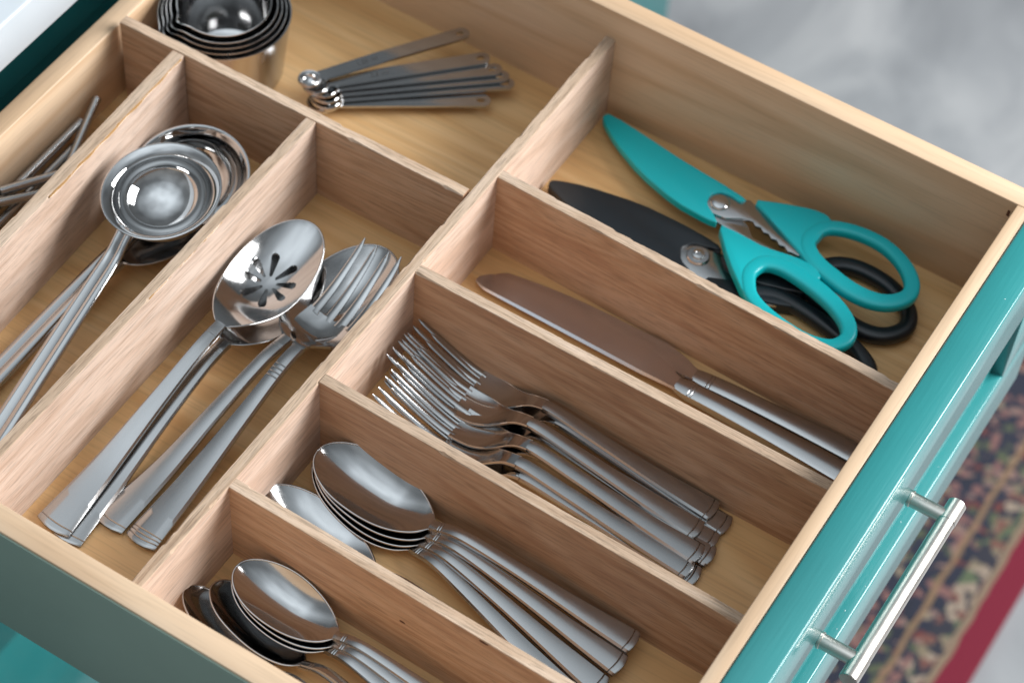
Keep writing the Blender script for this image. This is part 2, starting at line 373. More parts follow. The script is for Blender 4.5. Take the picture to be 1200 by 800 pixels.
# teal shaker front: rails, stiles and recessed panel
X0, X1 = XF + TF + 0.15, 276.8; Y0, Y1 = -34, 470; Z0, Z1 = -77, 82.0; FR = 52
front = db('drawer_front', X0, X1 - 7.0, Y0 + 3, Y1 - 3, Z0 + 3, Z1 - 3, M_TEAL, dr, 0)
front['label'] = 'teal painted drawer front with a recessed panel'
db('rail', X0 + 0.1, X1, Y0, Y1, Z1 - FR, Z1, M_TEAL, front, 1.1)
db('rail', X0 + 0.1, X1, Y0, Y1, Z0, Z0 + FR, M_TEAL, front, 1.1)
db('stile', X0 + 0.2, X1 - 0.1, Y0 + 0.2, Y0 + FR, Z0 + FR - 1.2, Z1 - FR + 1.2, M_TEAL, front, 0.8)
db('stile', X0 + 0.2, X1 - 0.1, Y1 - FR + 6, Y1 - 0.2, Z0 + FR - 1.2, Z1 - FR + 1.2, M_TEAL, front, 0.8)
# bar pull
def rod(name, a, b, r, parent, m=M_NICKEL, seg=28, chamf=0.35):
    a, b = Vector(a), Vector(b); d = (b - a).normalized(); Ln = (b - a).length
    path = [a, a + d * 0.01, a + d * chamf, b - d * chamf, b - d * 0.01, b]
    f = lambda q: [0.01, r - chamf, r, r, r - chamf, 0.01][min(5, int(round(q * 5)))]
    return sweep(name, [p for p in path], f, f, m, parent, False, seg, None, True, 25)
hx, hz = 299.0 , 27.3 + 11
def Yl(y): return y - 224
pull = rod('handle', (hx, Yl(172.0), hz), (hx, Yl(294.0), hz), 4.7, dr)
pull['label'] = 'brushed nickel bar handle on two posts'
for y in (284.0, 184.0):
    rod('post', (X1 - 0.5, Yl(y), hz), (hx - 2, Yl(y), hz), 4.1, pull)
    rod('collar', (X1 - 0.3, Yl(y), hz), (X1 + 1.6, Yl(y), hz), 4.6, pull)
for y0, y1 in ((171.5, 186.0), (280.5, 294.5)):
    rod('end_cap', (hx, Yl(y0), hz), (hx, Yl(y1), hz), 5.0, pull)
# chips and flecks on the paint
rr = random.Random(3)
for k in range(15):
    y = rr.uniform(60, 440); kind = rr.random()
    if kind < 0.5: x, z = X1 - rr.uniform(0.6, 1.2), Z1 - 0.35
    else: x, z = X1 - rr.uniform(2, 6.5), Z0 + FR + 0.05
    if kind > 0.9: x, z = rr.uniform(X0 + 3, X1 - 3), Z1 + 0.02
    r = rr.uniform(0.2, 0.5)
    V = []; n = 7
    for i in range(n):
        a = 2 * math.pi * i / n; q = r * rr.uniform(0.6, 1.2); V.append((x + math.cos(a) * q * 0.6, Yl(y) + math.sin(a) * q * 1.4, z + 11 + 0.02))
    V.append((x, Yl(y), z + 11 + 0.12)); mesh('paint_chip', V, [(i, (i + 1) % n, n) for i in range(n)], M_FLECK, front, False)
# nail hole by the corner joint
kn = prism('nail_hole', [(245, WY - 224 - 1.3), (246.6, WY - 224 - 1.4), (246.8, WY - 224 - 0.4), (245.3, WY - 224 - 0.3)], 0, 0.1, M_KNOT, s1, 0, 0)
for v in kn.data.vertices:
    x, y, z = v.co / MM
    v.co = Vector((x, WY - 224 - 0.05 - z, 72 + 11 + (y - (WY - 224 - 0.8)) * 4.5)) * MM

# ---------------------------------------------------------------- divider insert
HD = 60.0; TD = 6.4
ins = thing('drawer_organizer', 'oak plywood divider insert with cutlery compartments fitted in the drawer', 'organizer', (0, 224, 0))
def divider(a, b, faces, edge, label=None, h=HD, seed=0, t=TD, chips=0.015):
    """a, b: centre line ends (x, y); a low wall with a rough sawn top edge"""
    r = random.Random(seed); a = Vector((a[0], a[1] - 224)); b = Vector((b[0], b[1] - 224)); d = b - a; L = d.length; d.normalize(); s = Vector((-d.y, d.x))
    n = int(L / 2.2); V = []; F = []; mi = []
    chip = [0.0, 0.0]
    for i in range(n + 1):
        u = L * i / n; p = a + d * u
        ct = []
        for k in (0, 1):
            chip[k] *= 0.7
            if r.random() < chips: chip[k] = r.uniform(0.3, 1.1)
            ct.append(0.22 + 0.12 * r.random() + chip[k])
        hz = h + 0.35 * mnoise.noise(Vector((u * 0.03, seed * 3.3, 0))) + r.uniform(-0.07, 0.07)
        w = t / 2
        for (o, z) in ((-w, 0.05), (-w, hz - ct[0] * 1.3), (-w + ct[0], hz), (0, hz + 0.05 * r.uniform(-1, 1)), (w - ct[1], hz), (w, hz - ct[1] * 1.3), (w, 0.05)):
            q = p + s * o; V.append((q.x, q.y, z))
    k = 7
    for i in range(n):
        for j in range(k):
            F.append((i*k+j, i*k+(j+1) % k, (i+1)*k+(j+1) % k, (i+1)*k+j)); mi.append(1 if j in (1, 2, 3, 4) else 0)
    F.append(tuple(range(k))); mi.append(0); F.append(tuple(n*k+j for j in range(k))); mi.append(0)
    o = mesh('divider', V, F, [faces, edge], ins, True, 30)
    o.data.polygons.foreach_set('material_index', mi)
    if label: o['label'] = label
    return o
hw = TD / 2
divider((-hw + 0.2, 0.3), (-hw + 1.6, WY - 0.3), M_OAKY, M_RAWY, 'long main divider running from side to side', seed=1, chips=0.07)
def S(y, dy, seed, lab=None, chips=0.015): return divider((0.45, y + hw), (XF - 0.4, y + dy + hw), M_OAKX, M_RAWX, lab, seed=seed, chips=chips)
S(322.8, -7.3, 2, None, 0.10); S(242.0, 0.0, 3); S4b = S(155.2, -5.5, 4); S4 = S(78.4, -6.0, 5)
divider((XB + 4.0, 299.0 + hw), (-TD - 0.3, 300.5 + hw), M_OAKX, M_RAWX, 'cross divider in front of the measuring cups', seed=6)
L1 = divider((-182.0 - hw, 0.3), (-191.7 - hw, 298.7), M_OAKY, M_RAWY, 'divider with an amber glue line along its top', seed=7, t=7.6)
divider((-101.6 - hw, 0.3), (-102.0 - hw, 299.4), M_OAKY, M_RAWY, None, seed=8)
# dried glue along a top edge
path = []
for i in range(40):
    y = 175 + i * 3.1; path.append((-191.7 - hw + 3.6 + (299 - y) * 0.0325 + 0.5 * mnoise.noise(Vector((y * 0.1, 2, 0))), y - 224, HD - 0.6 - 0.35 * abs(mnoise.noise(Vector((y * .06, 5, 0))))))
sweep('glue_line', path, lambda q: 0.75 + 0.5 * math.sin(q * 17) ** 2, 0.5, M_GLUE, L1, False, 6)
path = [(-102 - hw + 3.0 + 0.3 * mnoise.noise(Vector((y * .2, 9, 0))), y - 224, HD - 0.6) for y in range(150, 214, 3)]
sweep('glue_line', path, lambda q: 0.3 + 0.4 * math.sin(q * 9) ** 2, 0.4, M_GLUE, bpy.data.objects['divider.007'] if 'divider.007' in bpy.data.objects else ins, False, 6)
for (x, z, rx, rz) in ((104, 33, 2.2, 1.0), (150, 58.5, 3.0, 1.2)):
    V = [(x + rx * math.cos(a) * random.uniform(.7, 1.1), 0, z + rz * math.sin(a) * random.uniform(.7, 1.1)) for a in [2 * math.pi * i / 9 for i in range(9)]]
    V = [(vx, 78.4 - 6.0 * vx / 249 - 224 - 0.06, vz) for vx, _, vz in V]
    mesh('knot', V, [tuple(range(9))], M_KNOT, S4, False)

# ---------------------------------------------------------------- flatware builders (local: u from handle end to tip, v sideways, w up; mm)
HSEC = [(-1, -1.0), (-1, -0.40), (-0.82, 0.0), (-0.42, 0.09), (0, 0.12), (0.42, 0.09), (0.82, 0.0), (1, -0.40), (1, -1.0), (0.5, -1.05), (-0.5, -1.05)]
def handle_mesh(name, m, parent, L, wid, prof, th, bulge=1.6, grooves=(), step=2.5, sec=HSEC):
    us = [0, 0.35, 0.9, 1.6]; u = 3.0
    while u < L - 0.5: us.append(u); u += step
    us.append(L)
    for g in grooves: us += [g - 0.45, g - 0.22, g, g + 0.22, g + 0.45]
    us = sorted(set(us)); V = []; F = []; k = len(sec)
    for u in us:
        b = spline(wid, u) / 2; c = spline(prof, u); t = spline(th, u) if isinstance(th, list) else th
        inset = 0.0
        if u < 1.0: inset = (1 - u) * 0.5
        gd = 0.0
        for g in grooves:
            if abs(u - g) < 0.3: gd = 0.32 * (1 - abs(u - g) / 0.45)
        for (sv, sw) in sec:
            dz = sw * t
            if sw > -0.9: dz -= gd + inset * 0.5
            fall = max(0.0, 1 - u / 9.0)
            V.append((u + bulge * (sv * sv) * fall, sv * (b - inset * 0.3), c + dz))
    for i in range(len(us) - 1):
        for j in range(k): F.append((i*k+j, i*k+(j+1) % k, (i+1)*k+(j+1) % k, (i+1)*k+j))
    F.append(tuple(range(k))); n = len(us) - 1; F.append(tuple(n*k+j for j in range(k)))
    return mesh(name, V, F, m, parent, True, 28)
def bowl_mesh(name, m, parent, u0, BL, BW, neck, rim, depth, th=1.3, nu=72, nv=34, p=0.54, sdf=None, flat=2.0):
    """spoon bowl from u0 to u0+BL; rim: control points (s, height)"""
    def half(s):
        sm = p
        if s >= sm: return BW / 2 * max(0.0, 1 - ((s - sm) / (1 - sm)) ** 2.1) ** 0.5
        ov = BW / 2 * max(0.0, 1 - (1 - s / sm) ** 1.9) ** 0.62
        return (ov ** 3 + (neck / 2) ** 3 * (1 - s / sm)) ** (1 / 3)
    def dep(s): return depth * max(0.0, math.sin(math.pi * min(1, max(0, s)) ** 1.12)) ** (1.25 - 0.4 * min(1, max(0, s)))
    T = []; B = []
    for i in range(nu + 1):
        s = 0.5 - 0.5 * math.cos(math.pi * i / nu); s = 0.35 * (i / nu) + 0.65 * s
        b = max(half(s), 0.02); r = spline(rim, s); d = dep(s)
        for j in range(nv + 1):
            a = math.pi * j / nv; v = -math.cos(a); v = 0.4 * (2 * j / nv - 1) + 0.6 * v
            T.append([u0 + BL * s, v * b, r - d * (1 - abs(v) ** flat)])
            thv = th * (0.75 + 0.25 * (1 - v * v))
            B.append([u0 + BL * s, v * b, r - d * (1 - abs(v) ** flat) - thv])
    w = nv + 1
    if sdf:
        for A in (T, B):
            for q in A:
                x, y = q[0], q[1]; d = sdf(x, y)
                if abs(d) < 0.42:
                    e = 0.05; gx = (sdf(x + e, y) - d) / e; gy = (sdf(x, y + e) - d) / e; g = math.hypot(gx, gy)
                    if g > 1e-3: q[0] -= d * gx / g / g; q[1] -= d * gy / g / g
    V = T + B; o = len(T); F = []; keep = {}
    for i in range(nu):
        for j in range(nv):
            ids = (i*w+j, i*w+j+1, (i+1)*w+j+1, (i+1)*w+j)
            if sdf and sdf(sum(T[k][0] for k in ids) / 4, sum(T[k][1] for k in ids) / 4) < 0: continue
            F.append(ids); F.append(tuple(o + k for k in reversed(ids)))
            for k in range(4):
                e = (ids[k], ids[(k + 1) % 4]); key = (min(e), max(e)); keep[key] = keep.get(key, 0) + 1
    for (a, b), c in keep.items():
        if c == 1: F.append((a, b, o + b, o + a))
    # rounded rim bead, joined to the bowl
    ring = [T[i * w] for i in range(nu + 1)] + [T[i * w + nv] for i in range(nu, -1, -1)]
    ring = [Vector(q) - Vector((0, 0, th * 0.40)) for q in ring]; base = len(V); sg = 8; nr = len(ring)
    for i, q in enumerate(ring):
        d = (ring[min(i + 1, nr - 1)] - ring[max(i - 1, 0)]); d = d.normalized() if d.length else Vector((0, 1, 0))
        sd = d.cross(Vector((0, 0, 1))).normalized(); up = sd.cross(d); rr_ = 0.62 * min(1.0, 0.25 + min(i, nr - 1 - i) / 10)
        for k in range(sg):
            a = 2 * math.pi * k / sg; V.append(q + sd * math.cos(a) * rr_ + up * math.sin(a) * rr_)
    for i in range(nr - 1):
        for k in range(sg): F.append((base+i*sg+k, base+i*sg+(k+1) % sg, base+(i+1)*sg+(k+1) % sg, base+(i+1)*sg+k))
    return mesh(name, V, F, m, parent, True, 50)
def pose(o, end, tip, z=0.0, pitch=0.0, roll=0.0):
    """handle end at end (x, y), pointing to tip (x, y); pitch lifts the tip, roll turns about its length (degrees)"""
    yaw = math.atan2(tip[1] - end[1], tip[0] - end[0])
    o.rotation_mode = 'XYZ'
    Mx = Matrix.Rotation(yaw, 4, 'Z') @ Matrix.Rotation(math.radians(-pitch), 4, 'Y') @ Matrix.Rotation(math.radians(roll), 4, 'X')
    o.rotation_euler = Mx.to_euler('XYZ'); o.location = (end[0] * MM, end[1] * MM, z * MM)
    return o

def make_spoon(name, label, group, L, BL, BW, ew, depth, hump, mb=M_STEEL, mh=M_SATIN, cat='spoon'):
    t = thing(name, label, cat, group=group); Lh = L - BL
    nw = 6.2 * BW / 40 + 0.6
    prof = [(0, 2.6), (Lh * 0.25, 5.4), (Lh * 0.55, hump * 1.55), (Lh * 0.80, hump * 1.95), (Lh * 0.90, hump * 1.78), (Lh, hump * 0.93)]
    wid = [(0, ew), (Lh * 0.10, ew * 0.93), (Lh * 0.4, ew * 0.66), (Lh * 0.75, nw * 1.12), (Lh, nw)]
    handle_mesh('handle', mh, t, Lh + 0.8, wid, prof, [(0, 2.2), (Lh * .5, 2.6), (Lh, 2.9)], 1.6, (3.6, Lh - 6, Lh - 4.6))
    r0 = hump * 0.93
    rim = [(0, r0 + 0.15), (0.10, r0 - 0.7), (0.30, r0 + 0.7), (0.55, depth + 1.4), (0.8, depth + 3.6), (1.0, depth + 5.8)]
    bowl_mesh('bowl', mb, t, Lh, BL, BW, nw, rim, depth)
    return t
def make_fork(name, label, group, L=188, HW=21.0, ew=14.0, hump=18.5, root=43, cat='fork', tine_w=3.8, mh=M_SATIN):
    t = thing(name, label, cat, group=group)
    un = L - 84                       # neck
    ur = L - root                     # where the slots end
    prof = [(0, 2.6), (L * 0.2, 6.5), (L * 0.40, 12.6), (un - 8, 16.2), (un, 16.6), (un + 8, 14.4), (un + 16, 9.2), (un + 24, 5.4), (ur - 4, 3.8), (ur + 8, 5.6), (ur + 24, 11.6), (L, 21.0)]
    wid = [(0, ew), (L * 0.07, ew * 0.93), (L * 0.3, ew * 0.66), (L * 0.55, 7.4), (un + 1, 6.6)]
    handle_mesh('handle', mh, t, un + 1, wid, prof, [(0, 2.2), (L * .4, 2.7), (un, 2.9)], 1.6, (3.6,))
    wid2 = [(un, 6.6), (un + 7, 7.2), (un + 14, 10.4), (un + 21, 15.2), (un + 29, HW * 0.93), (ur + 1.5, HW)]
    # head plate
    V = []; F = []; nu, nv = 22, 12; w = nv + 1
    for sgn in (0, 1):
        for i in range(nu + 1):
            u = un + (ur + 1.5 - un) * i / nu; b = spline(wid2, u) / 2; c = spline(prof, u)
            tk = 2.9 + (1.8 - 2.9) * min(1, (u - un) / 20)
            for j in range(nv + 1):
                v = 2 * j / nv - 1; dish = -1.2 * (1 - v * v) * min(1, max(0, (u - un - 6) / 12))
                V.append((u, v * b, c + dish - sgn * tk))
    o = (nu + 1) * w
    for i in range(nu):
        for j in range(nv):
            q = (i*w+j, i*w+j+1, (i+1)*w+j+1, (i+1)*w+j); F.append(q); F.append(tuple(o + k for k in reversed(q)))
        for j in (0, nv): F.append((i*w+j, (i+1)*w+j, o+(i+1)*w+j, o+i*w+j))
    for i in (0, nu):
        for j in range(nv): F.append((i*w+j, i*w+j+1, o+i*w+j+1, o+i*w+j))
    for sd in (-1, 1):            # rounded side edges
        b0 = len(V)
        for i in range(nu + 1):
            u = un + (ur + 1.5 - un) * i / nu; b = spline(wid2, u) / 2; c = spline(prof, u); tk = 2.9 + (1.8 - 2.9) * min(1, (u - un) / 20)
            for k in range(8): V.append((u, sd * b + 0.55 * math.cos(k * math.pi / 4), c - tk * 0.45 + tk * 0.5 * math.sin(k * math.pi / 4)))
        for i in range(nu):
            for k in range(8): F.append((b0+i*8+k, b0+i*8+(k+1) % 8, b0+(i+1)*8+(k+1) % 8, b0+(i+1)*8+k))
    head = mesh('head', V, F, mh if mh is not M_SATIN else M_STEEL, t, True, 45)
    for k in range(4):
        vc = (k - 1.5) * (HW - tine_w) / 3
        V = []; F = []; n = 22
        for i in range(n + 1):
            q = i / n; u = ur - 1.0 + (L - ur + 1.0) * q; c = spline(prof, u)
            tw = tine_w * (1 - 0.36 * q); tt = 1.9 - 0.35 * q
            if i == 0: tw = min(tw * 1.25, (HW - tine_w) / 3 + 0.2)
            if q > 0.93: tw *= max(0.12, (1 - q) / 0.07) ** 0.6; tt *= max(0.3, (1 - q) / 0.07) ** 0.5
            vv = vc * (1 - 0.03 * q); dish = -1.2 * (1 - (vv / (HW / 2)) ** 2) * (1 - q)
            for (sv, sw) in ((-1, -0.75), (-1, -0.25), (-0.6, 0), (0.6, 0), (1, -0.25), (1, -0.75), (0.6, -1), (-0.6, -1)):
                V.append((u, vv + sv * tw / 2, c + dish + sw * tt))
        for i in range(n):
            for j in range(8): F.append((i*8+j, i*8+(j+1) % 8, (i+1)*8+(j+1) % 8, (i+1)*8+j))
        F.append(tuple(range(8))); F.append(tuple(n*8+j for j in range(8)))
        mesh('tine', V, F, M_SATIN, head, True, 45)
    return t

# ---------------------------------------------------------------- dinner forks
G = 'dinner forks'
fk = make_fork('dinner_fork', 'topmost dinner fork lying against the divider below the knives', G)
FORKS = [ # end, tip, z, pitch, label
    ((194.0, 234.5), (6.5, 231.0), 4.4, 0.3, None),
    ((203.5, 232.0), (15.5, 229.0), 0.9, 0.2, 'dinner fork whose handle end sticks out right under the topmost fork'),
    ((193.5, 219.0), (6.0, 217.5), 5.4, 0.3, 'dinner fork on top of the middle of the fork pile'),
    ((203.0, 219.0), (14.5, 215.5), 2.0, 0.2, 'dinner fork under the one in the middle of the pile'),
    ((201.0, 206.0), (12.0, 205.0), 5.6, 0.2, 'dinner fork near the top, third row from the knives'),
    ((206.0, 210.5), (18.0, 203.0), 2.2, 0.1, 'dinner fork low in the pile, its handle end farthest out'),
    ((201.0, 196.5), (12.5, 193.0), 4.4, 0.0, 'dinner fork second nearest the spoon compartment'),
    ((205.5, 196.5), (17.0, 186.5), 1.0, 0.0, 'bottom dinner fork lying nearest the spoon compartment'),
]
for i, (e_, t_, z, pt, lab) in enumerate(FORKS):
    o = fk if i == 0 else dup(fk, lab, G)
    pose(o, e_, t_, z, pt, 1.5)

# ---------------------------------------------------------------- tablespoons
G = 'tablespoons'
ts = make_spoon('tablespoon', 'topmost tablespoon of the nested stack with its bowl fully visible', G, 190, 70, 36.5, 14.0, 9.0, 6.4)
TS = [
    ((200.0, 141.0), (10.0, 140.0), 9.4, 0.7, -3, None),
    ((200.5, 127.5), (11.0, 141.6), 6.6, 0.6, -3, 'tablespoon nested second from the top of the stack'),
    ((198.0, 113.5), (11.8, 143.0), 3.8, 0.5, -3, 'tablespoon nested third from the top of the stack'),
    ((193.0, 101.0), (12.6, 144.2), 1.0, 0.4, -3, 'lowest tablespoon of the nested stack'),
    ((188.0, 97.0), (-0.5, 107.0), 0.3, 1.0, 12, 'tablespoon with a bright bowl peeking out left of the nested stack'),
]
for i, (e_, t_, z, pt, rl, lab) in enumerate(TS):
    o = ts if i == 0 else dup(ts, lab, G)
    pose(o, e_, t_, z, pt, rl)

# ---------------------------------------------------------------- teaspoons
G = 'teaspoons'
te = make_spoon('teaspoon', 'topmost teaspoon of the small nested stack nearest the drawer side', G, 160, 60, 31.0, 12.0, 7.6, 5.8)
TE = [
    ((176.0, 59.0), (16.5, 61.5), 9.6, 0.7, -3, None),
    ((177.0, 51.0), (17.3, 62.2), 7.0, 0.6, -3, 'teaspoon nested second from the top of the small stack'),
    ((174.0, 42.0), (18.0, 62.8), 4.4, 0.5, -3, 'teaspoon nested third from the top of the small stack'),
    ((168.0, 30.0), (9.5, 47.0), 0.8, 1.2, 20, 'teaspoon with dark bowl leaning just left of the small stack'),
    ((157.0, 14.0), (0.8, 36.5), 0.4, 1.2, 28, 'leftmost teaspoon leaning by the end of the main divider'),
]
for i, (e_, t_, z, pt, rl, lab) in enumerate(TE):
    o = te if i == 0 else dup(te, lab, G)
    pose(o, e_, t_, z, pt, rl)

# ---------------------------------------------------------------- table knives
def make_knife(label):
    t = thing('table_knife', label, 'knife', group='table knives'); Lh = 104.0
    wid = [(0, 15.5), (10, 15.0), (50, 12.6), (90, 11.5), (98, 11.0), (Lh, 9.0)]
    prof = [(0, 6.6), (30, 6.9), (80, 6.2), (Lh, 4.6)]
    sec = [(-1, -0.8), (-1, -0.45), (-0.86, -0.12), (-0.6, 0), (0, 0.06), (0.6, 0), (0.86, -0.12), (1, -0.45), (1, -0.8), (0.7, -1), (-0.7, -1)]
    handle_mesh('handle', M_SATIN, t, Lh, wid, prof, [(0, 5.6), (60, 6.4), (95, 5.0), (Lh, 3.0)], 1.0, (93.0, 95.0), sec=sec)
    # blade: back (spine) at +v, edge at -v
    V = []; F = []; n = 46; L = 232.0
    for i in range(n + 1):
        q = i / n; q = 1 - (1 - q) ** 1.25; u = Lh - 1 + (L - Lh + 1) * q
        sp = 4.5 + 1.2 * min(1, q * 6) + 1.5 * q - (max(0, q - 0.93) / 0.07) ** 2 * 3.0
        ed = -4.5 - 6.8 * min(1, max(0, q - 0.02) / 0.16) ** 0.7 + (max(0, q - 0.45) / 0.55) ** 2.2 * 6.5
        if q > 0.93: ed += ((q - 0.93) / 0.07) ** 2 * 5.0
        tk = 2.4 - 1.0 * q
        for (f, z) in ((0, 0), (0.09, tk * 0.5), (0.5, tk * 0.28), (1, 0.0), (0.5, -tk * 0.28), (0.09, -tk * 0.5)):
            V.append((u, sp + (ed - sp) * f, 3.4 - 1.6 * q + z))
    for i in range(n):
        for j in range(6): F.append((i*6+j, i*6+(j+1) % 6, (i+1)*6+(j+1) % 6, (i+1)*6+j))
    F.append(tuple(range(6))); F.append(tuple(n*6+j for j in range(6)))
    mesh('blade', V, F, M_BLADE, t, True, 14)
    return t
k1 = make_knife('table knife lying flat with its broad pale handle face up')
pose(k1, (240.0, 291.5), (7.5, 299.0), 3.4, -0.3, -2)
k2 = dup(k1, 'table knife turned on its side behind the flat knife'); pose(k2, (244.5, 308.5), (11.0, 304.5), 0.2, 0.0, 0)

# ---------------------------------------------------------------- serving pieces (long compartment)
SV = 'serving utensils'
def make_server(name, label, cat, L, BL, BW, depth, hump, sdf=None, nu=72, nv=34):
    t = thing(name, label, cat, group=SV); Lh = L - BL; nw = 7.0
    prof = [(0, 2.8), (Lh * 0.3, 5.5), (Lh * 0.6, hump * 0.70), (Lh * 0.86, hump), (Lh * 0.95, hump), (Lh, hump * 0.95)]
    wid = [(0, 20.0), (Lh * 0.08, 18.6), (Lh * 0.35, 13.0), (Lh * 0.7, 8.6), (Lh, nw)]
    handle_mesh('handle', M_SATIN, t, Lh + 0.8, wid, prof, [(0, 2.2), (Lh * .5, 2.8), (Lh, 3.2)], 2.2, (4.2, Lh - 8, Lh - 6.4))
    rim = [(0, hump * .95 + 0.15), (0.12, hump * 0.86), (0.35, depth + 1.6), (0.65, depth + 1.4), (1.0, depth + 3.0)]
    bowl_mesh('bowl', M_STEEL, t, Lh, BL, BW, nw, rim, depth, 1.4, nu, nv, 0.52, sdf)
    return t
cx0 = 225 - 84 + 44
def petals(x, y):
    d = 1e9
    for k in range(8):
        a = math.pi / 8 + k * math.pi / 4; ca, sa = math.cos(a), math.sin(a)
        px, py = (x - cx0) * ca + (y) * sa, -(x - cx0) * sa + y * ca
        # drop shape: segment from r0 to r1 with growing radius
        r0, r1 = 4.8, 12.6 if k % 4 in (1, 2) else 15.4
        h = min(1, max(0, (px - r0) / (r1 - r0))); rad = 0.85 + 1.45 * h
        d = min(d, math.hypot(px - r0 - (r1 - r0) * h, py) - rad)
    return d
s_sl = make_server('slotted_spoon', 'pierced serving spoon with flower cut-outs lying uppermost by the divider', 'spoon', 225, 84, 42.5, 8.0, 18, petals, 150, 96)
pose(s_sl, (-82.0, 35.5), (-77.5, 254.0), 4.0, 4.0, 8)
s_un = make_server('serving_spoon', 'serving spoon mostly hidden beneath the pierced spoon', 'spoon', 218, 80, 46, 11.0, 19)
pose(s_un, (-75.0, 35.5), (-74.0, 250.0), 0.3, 0.6, 4)
s_bg = make_server('serving_spoon', 'large serving spoon lying under the serving fork', 'spoon', 222, 82, 48, 12.0, 19)
pose(s_bg, (-62.0, 54.0), (-37.0, 268.0), 0.3, 1.4, -4)
# serving fork with ridged bands
sfk = thing('serving_fork', 'wide serving fork with banded handle resting in the large spoon', 'fork', group=SV)
def serving_fork(t):
    L = 210.0; un = 134.0; ur = 163.0; HW = 31.0
    prof = [(0, 2.8), (40, 6.5), (85, 14), (un - 14, 20), (un, 20.0), (un + 9, 17.0), (un + 22, 13.5), (un + 42, 14.5), (L - 14, 20), (L, 26)]
    wid = [(0, 19), (12, 18), (50, 13.5), (100, 9.0), (un + 1, 7.6)]
    handle_mesh('handle', M_SATIN, t, un + 1, wid, prof, [(0, 2.2), (60, 2.8), (un, 3.2)], 2.2, (3.2, 5.6, 8.0, 112, 114.6, 117.2, 119.8))
    V = []; F = []; nu, nv = 30, 16; w = nv + 1
    wid2 = [(un, 7.6), (un + 5, 9.5), (un + 12, 26), (un + 18, 33), (ur + 1.5, HW)]
    for sgn in (0, 1):
        for i in range(nu + 1):
            u = un + (ur + 1.5 - un) * i / nu; b = spline(wid2, u) / 2; c = spline(prof, u)
            for j in range(nv + 1):
                v = 2 * j / nv - 1; dish = -4.5 * (1 - v * v) * min(1, max(0, (u - un - 3) / 12)) - sgn * 1.9
                V.append((u, v * b, c + dish))
    o = (nu + 1) * w
    for i in range(nu):
        for j in range(nv):
            q = (i*w+j, i*w+j+1, (i+1)*w+j+1, (i+1)*w+j); F.append(q); F.append(tuple(o + k for k in reversed(q)))
        for j in (0, nv): F.append((i*w+j, (i+1)*w+j, o+(i+1)*w+j, o+i*w+j))
    for i in (0, nu):
        for j in range(nv): F.append((i*w+j, i*w+j+1, o+i*w+j+1, o+i*w+j))
    head = mesh('head', V, F, M_STEEL, t, True, 45)
    tw0 = 5.3
    for k in range(4):
        vc = (k - 1.5) * (HW - tw0) / 3; V = []; F = []; n = 22
        for i in range(n + 1):
            q = i / n; u = ur - 1.0 + (L - ur + 1.0) * q; c = spline(prof, u)
            tw = tw0 * (1.12 - 0.62 * q) if i else tw0 * 1.3; tt = 1.9 - 0.5 * q
            if q > 0.9: tw *= max(0.1, (1 - q) / 0.1) ** 0.7
            vv = vc * (1 - 0.05 * q); dish = -4.5 * (1 - (vv / (HW / 2)) ** 2) * (1 - 0.6 * q)
            for (sv, sw) in ((-1, -0.75), (-1, -0.25), (-0.6, 0), (0.6, 0), (1, -0.25), (1, -0.75), (0.6, -1), (-0.6, -1)):
                V.append((u, vv + sv * tw / 2, c + dish + sw * tt))
        for i in range(n):
            for j in range(8): F.append((i*8+j, i*8+(j+1) % 8, (i+1)*8+(j+1) % 8, (i+1)*8+j))
        F.append(tuple(range(8))); F.append(tuple(n*8+j for j in range(8)))
        mesh('tine', V, F, M_STEEL, head, True, 45)
serving_fork(sfk)
pose(sfk, (-41.0, 54.0), (-30.0, 262.0), 1.5, 3.0, -5)

# ---------------------------------------------------------------- ladles and long spoons
RIDGE = [(-1, -1.0), (-1, -0.45), (-0.82, -0.05), (-0.55, 0.12), (-0.28, -0.08), (0, -0.45), (0.28, -0.08), (0.55, 0.12), (0.82, -0.05), (1, -0.45), (1, -1.0), (0.5, -1.05), (-0.5, -1.05)]
def ladle_bowl(t, R, D, center, tilt, flange=4.0):
    prof = []
    n = 16
    for i in range(n + 1):        # outside from the foot up
        a = math.pi / 2 * i / n; prof.append(((R - flange) * math.sin(a) if i else 0.02, -D * math.cos(a) - 1.0))
    prof += [(R - flange + 1.2, 0.4), (R - 1.0, 2.2), (R, 2.8), (R, 3.3), (R - 0.6, 3.6), (R - 1.4, 3.4), (R - flange + 0.6, 1.8), (R - flange - 0.8, 0.6)]
    for i in range(n, -1, -1):
        a = math.pi / 2 * i / n; prof.append(((R - flange - 1.1) * math.sin(a) if i else 0.02, -D * math.cos(a) + 0.2))
    o = lathe('bowl', prof, M_CHROME, t, 72, (0, 0, 0), None, 45)
    o.rotation_euler = (math.radians(tilt[0]), math.radians(tilt[1]), 0); o.location = Vector(center) * MM
    return o
def path_handle(t, pts, wid, m=M_STEEL, sec=RIDGE, th=2.4, name='handle'):
    P = catmull(pts, 60, False); V = []; F = []; k = len(sec)
    for i, p in enumerate(P):
        a = P[max(i - 1, 0)]; b = P[min(i + 1, len(P) - 1)]; d = (b - a).normalized(); s = d.cross(Vector((0, 0, 1))).normalized(); u = s.cross(d)
        w = spline(wid, i / (len(P) - 1)) / 2
        for sv, sw in sec: V.append(p + s * (sv * w) + u * (sw * th))
    for i in range(len(P) - 1):
        for j in range(k): F.append((i*k+j, i*k+(j+1) % k, (i+1)*k+(j+1) % k, (i+1)*k+j))
    F.append(tuple(range(k))); F.append(tuple((len(P)-1)*k+j for j in range(k)))
    return mesh(name, V, F, m, t, True, 40)
LG = 'ladles and long spoons'
